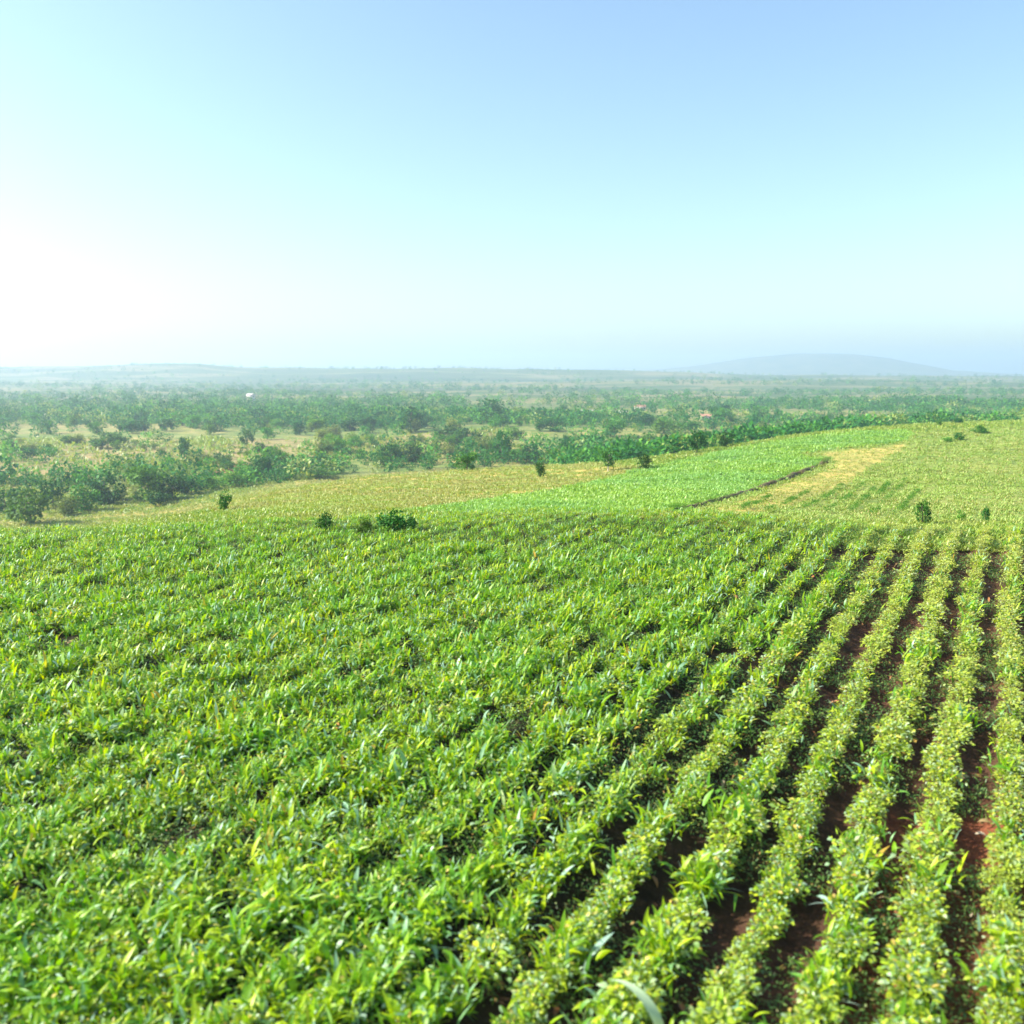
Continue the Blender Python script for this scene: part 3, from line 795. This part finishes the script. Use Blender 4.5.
dv = rng.normal(size=(N, 3)); dv /= np.linalg.norm(dv, axis=1)[:, None]
q = rng.uniform(.55, 1.0, N)
lump = 1 + .25 * np.sin(dv[:, 0] * 5 + np.repeat(x, per)) * np.cos(dv[:, 1] * 6 + np.repeat(y, per))
B = np.empty((N, 3))
B[:, 0] = np.repeat(x, per) + dv[:, 0] * q * lump * np.repeat(ww, per) * .5
B[:, 1] = np.repeat(y, per) + dv[:, 1] * q * lump * np.repeat(ww, per) * .5
B[:, 2] = np.repeat(ground_z(x, y), per) + np.repeat(hh, per) * (.5 + .46 * dv[:, 2] * q * lump)
V_, F_ = leaves(B, np.arctan2(dv[:, 1], dv[:, 0]), np.repeat(hh, per) * rr(N, .13, .22), np.repeat(hh, per) * rr(N, .13, .22),
                np.arcsin(dv[:, 2]) + rng.normal(0, .5, N), rr(N, .2, 1.0), 2, 2, oval=True, twist=rr(N, -1, 1))
wm = rng.choice(4, m, p=[.66, .20, .11, .03])
tag(obj('woodland', mesh_np('woodland', V_, F_, M_CROWN + [M_BRIGHT], np.repeat(wm, per * 2))), 'far hazy woods and scrub spreading over the plain', 'woodland', kind='stuff')

# ------------------------------------------------------------------ buildings far out in the valley
M_WALL = plain_material('limewash', (.58, .52, .44), (.68, .62, .54), 1.0, .8)
M_ROOFW = plain_material('sheet_roof', (.46, .41, .36), (.58, .52, .46), 1.0, .5)
M_ROOFR = plain_material('clay_roof', (.40, .18, .11), (.52, .26, .17), 1.0, .7)
M_WIN = plain_material('window_glass', (.03, .035, .04), (.06, .065, .07), 1.0, .2)
M_DOOR = plain_material('door_wood', (.12, .08, .05), (.2, .13, .08), 3.0, .6)
def box(cx, cy, cz, sx, sy, sz):
    V_ = np.array([(cx + a * sx / 2, cy + b_ * sy / 2, cz + c_ * sz / 2) for c_ in (-1, 1) for b_ in (-1, 1) for a in (-1, 1)])
    F_ = np.array([[0, 2, 3, 1], [4, 5, 7, 6], [0, 1, 5, 4], [2, 6, 7, 3], [0, 4, 6, 2], [1, 3, 7, 5]])
    return V_, F_
def house(px, py, L, D, H, roofh, roofmat, label, name='house', rot=0.0, nwin=3):
    X, Y = to_ground(px, py)
    root = link(bpy.data.objects.new(name, None)); root.location = (X, Y, float(ground_z(X, Y))); root.rotation_euler = (0, 0, rot)
    tag(root, label, 'house')
    obj('wall', mesh_np('wall', *box(0, 0, H / 2 - .5, L, D, H + 1), M_WALL), root)
    e = .5
    RV = np.array([(-L / 2 - e, -D / 2 - e, H + .01), (L / 2 + e, -D / 2 - e, H + .01), (L / 2 + e, D / 2 + e, H + .01), (-L / 2 - e, D / 2 + e, H + .01),
                   (-L / 2 - e, 0, H + roofh), (L / 2 + e, 0, H + roofh)])
    me = bpy.data.meshes.new('roof'); me.from_pydata([tuple(v) for v in RV], [], [(0, 1, 5, 4), (2, 3, 4, 5), (1, 2, 5), (3, 0, 4), (3, 2, 1, 0)]); me.materials.append(roofmat)
    obj('roof', me, root)
    for i in range(nwin):
        wx_ = -L / 2 + L * (i + .5) / nwin
        if i == nwin // 2:
            obj('door', mesh_np('door', *box(wx_, -D / 2 - .02, 1.05, 1.0, .1, 2.1), M_DOOR), root)
            if H > 5: obj('window', mesh_np('window', *box(wx_, -D / 2 - .02, H - 1.8, 1.1, .1, 1.3), M_WIN), root)
        else:
            for zz in ([1.6] if H < 5 else [1.6, H - 1.8]):
                obj('window', mesh_np('window', *box(wx_, -D / 2 - .02, zz, 1.1, .1, 1.2), M_WIN), root)
house(251, 402, 9, 7, 8.5, 2.0, M_ROOFW, 'bright white two storey house alone in the hazy left plain', rot=-.5)
house(587, 416, 12, 7, 3.4, 2.0, M_ROOFW, 'long low white house among trees beyond the wood', rot=.15)
house(623, 417, 6, 5, 3.6, 1.8, M_ROOFW, 'tiny pale house right of the long low house', rot=-.3)
house(640, 410, 9, 6, 3.2, 1.8, M_ROOFR, 'reddish roofed house behind the tiny pale house', rot=.25)
house(706, 420, 8, 6, 2.8, 1.5, M_ROOFR, 'pale roofed house above the right end of the wood', rot=-.1)

# ------------------------------------------------------------------ haze
hz = NT('haze_air')
pv = hz.n('ShaderNodeVolumePrincipled')
pv.inputs['Color'].default_value = (.64, .80, 1.0, 1)
pv.inputs['Density'].default_value = 0.00024
pv.inputs['Anisotropy'].default_value = 0.35
hz.l(pv.outputs[0], hz.out.inputs['Volume'])
topz_ = 152.0
haze = obj('haze', mesh_np('haze', *box(0, 0, (topz_ - 62) / 2, 18800, 18800, topz_ + 62), hz.m))
tag(haze, 'pale blue haze filling the air over the valley', 'haze', kind='stuff')
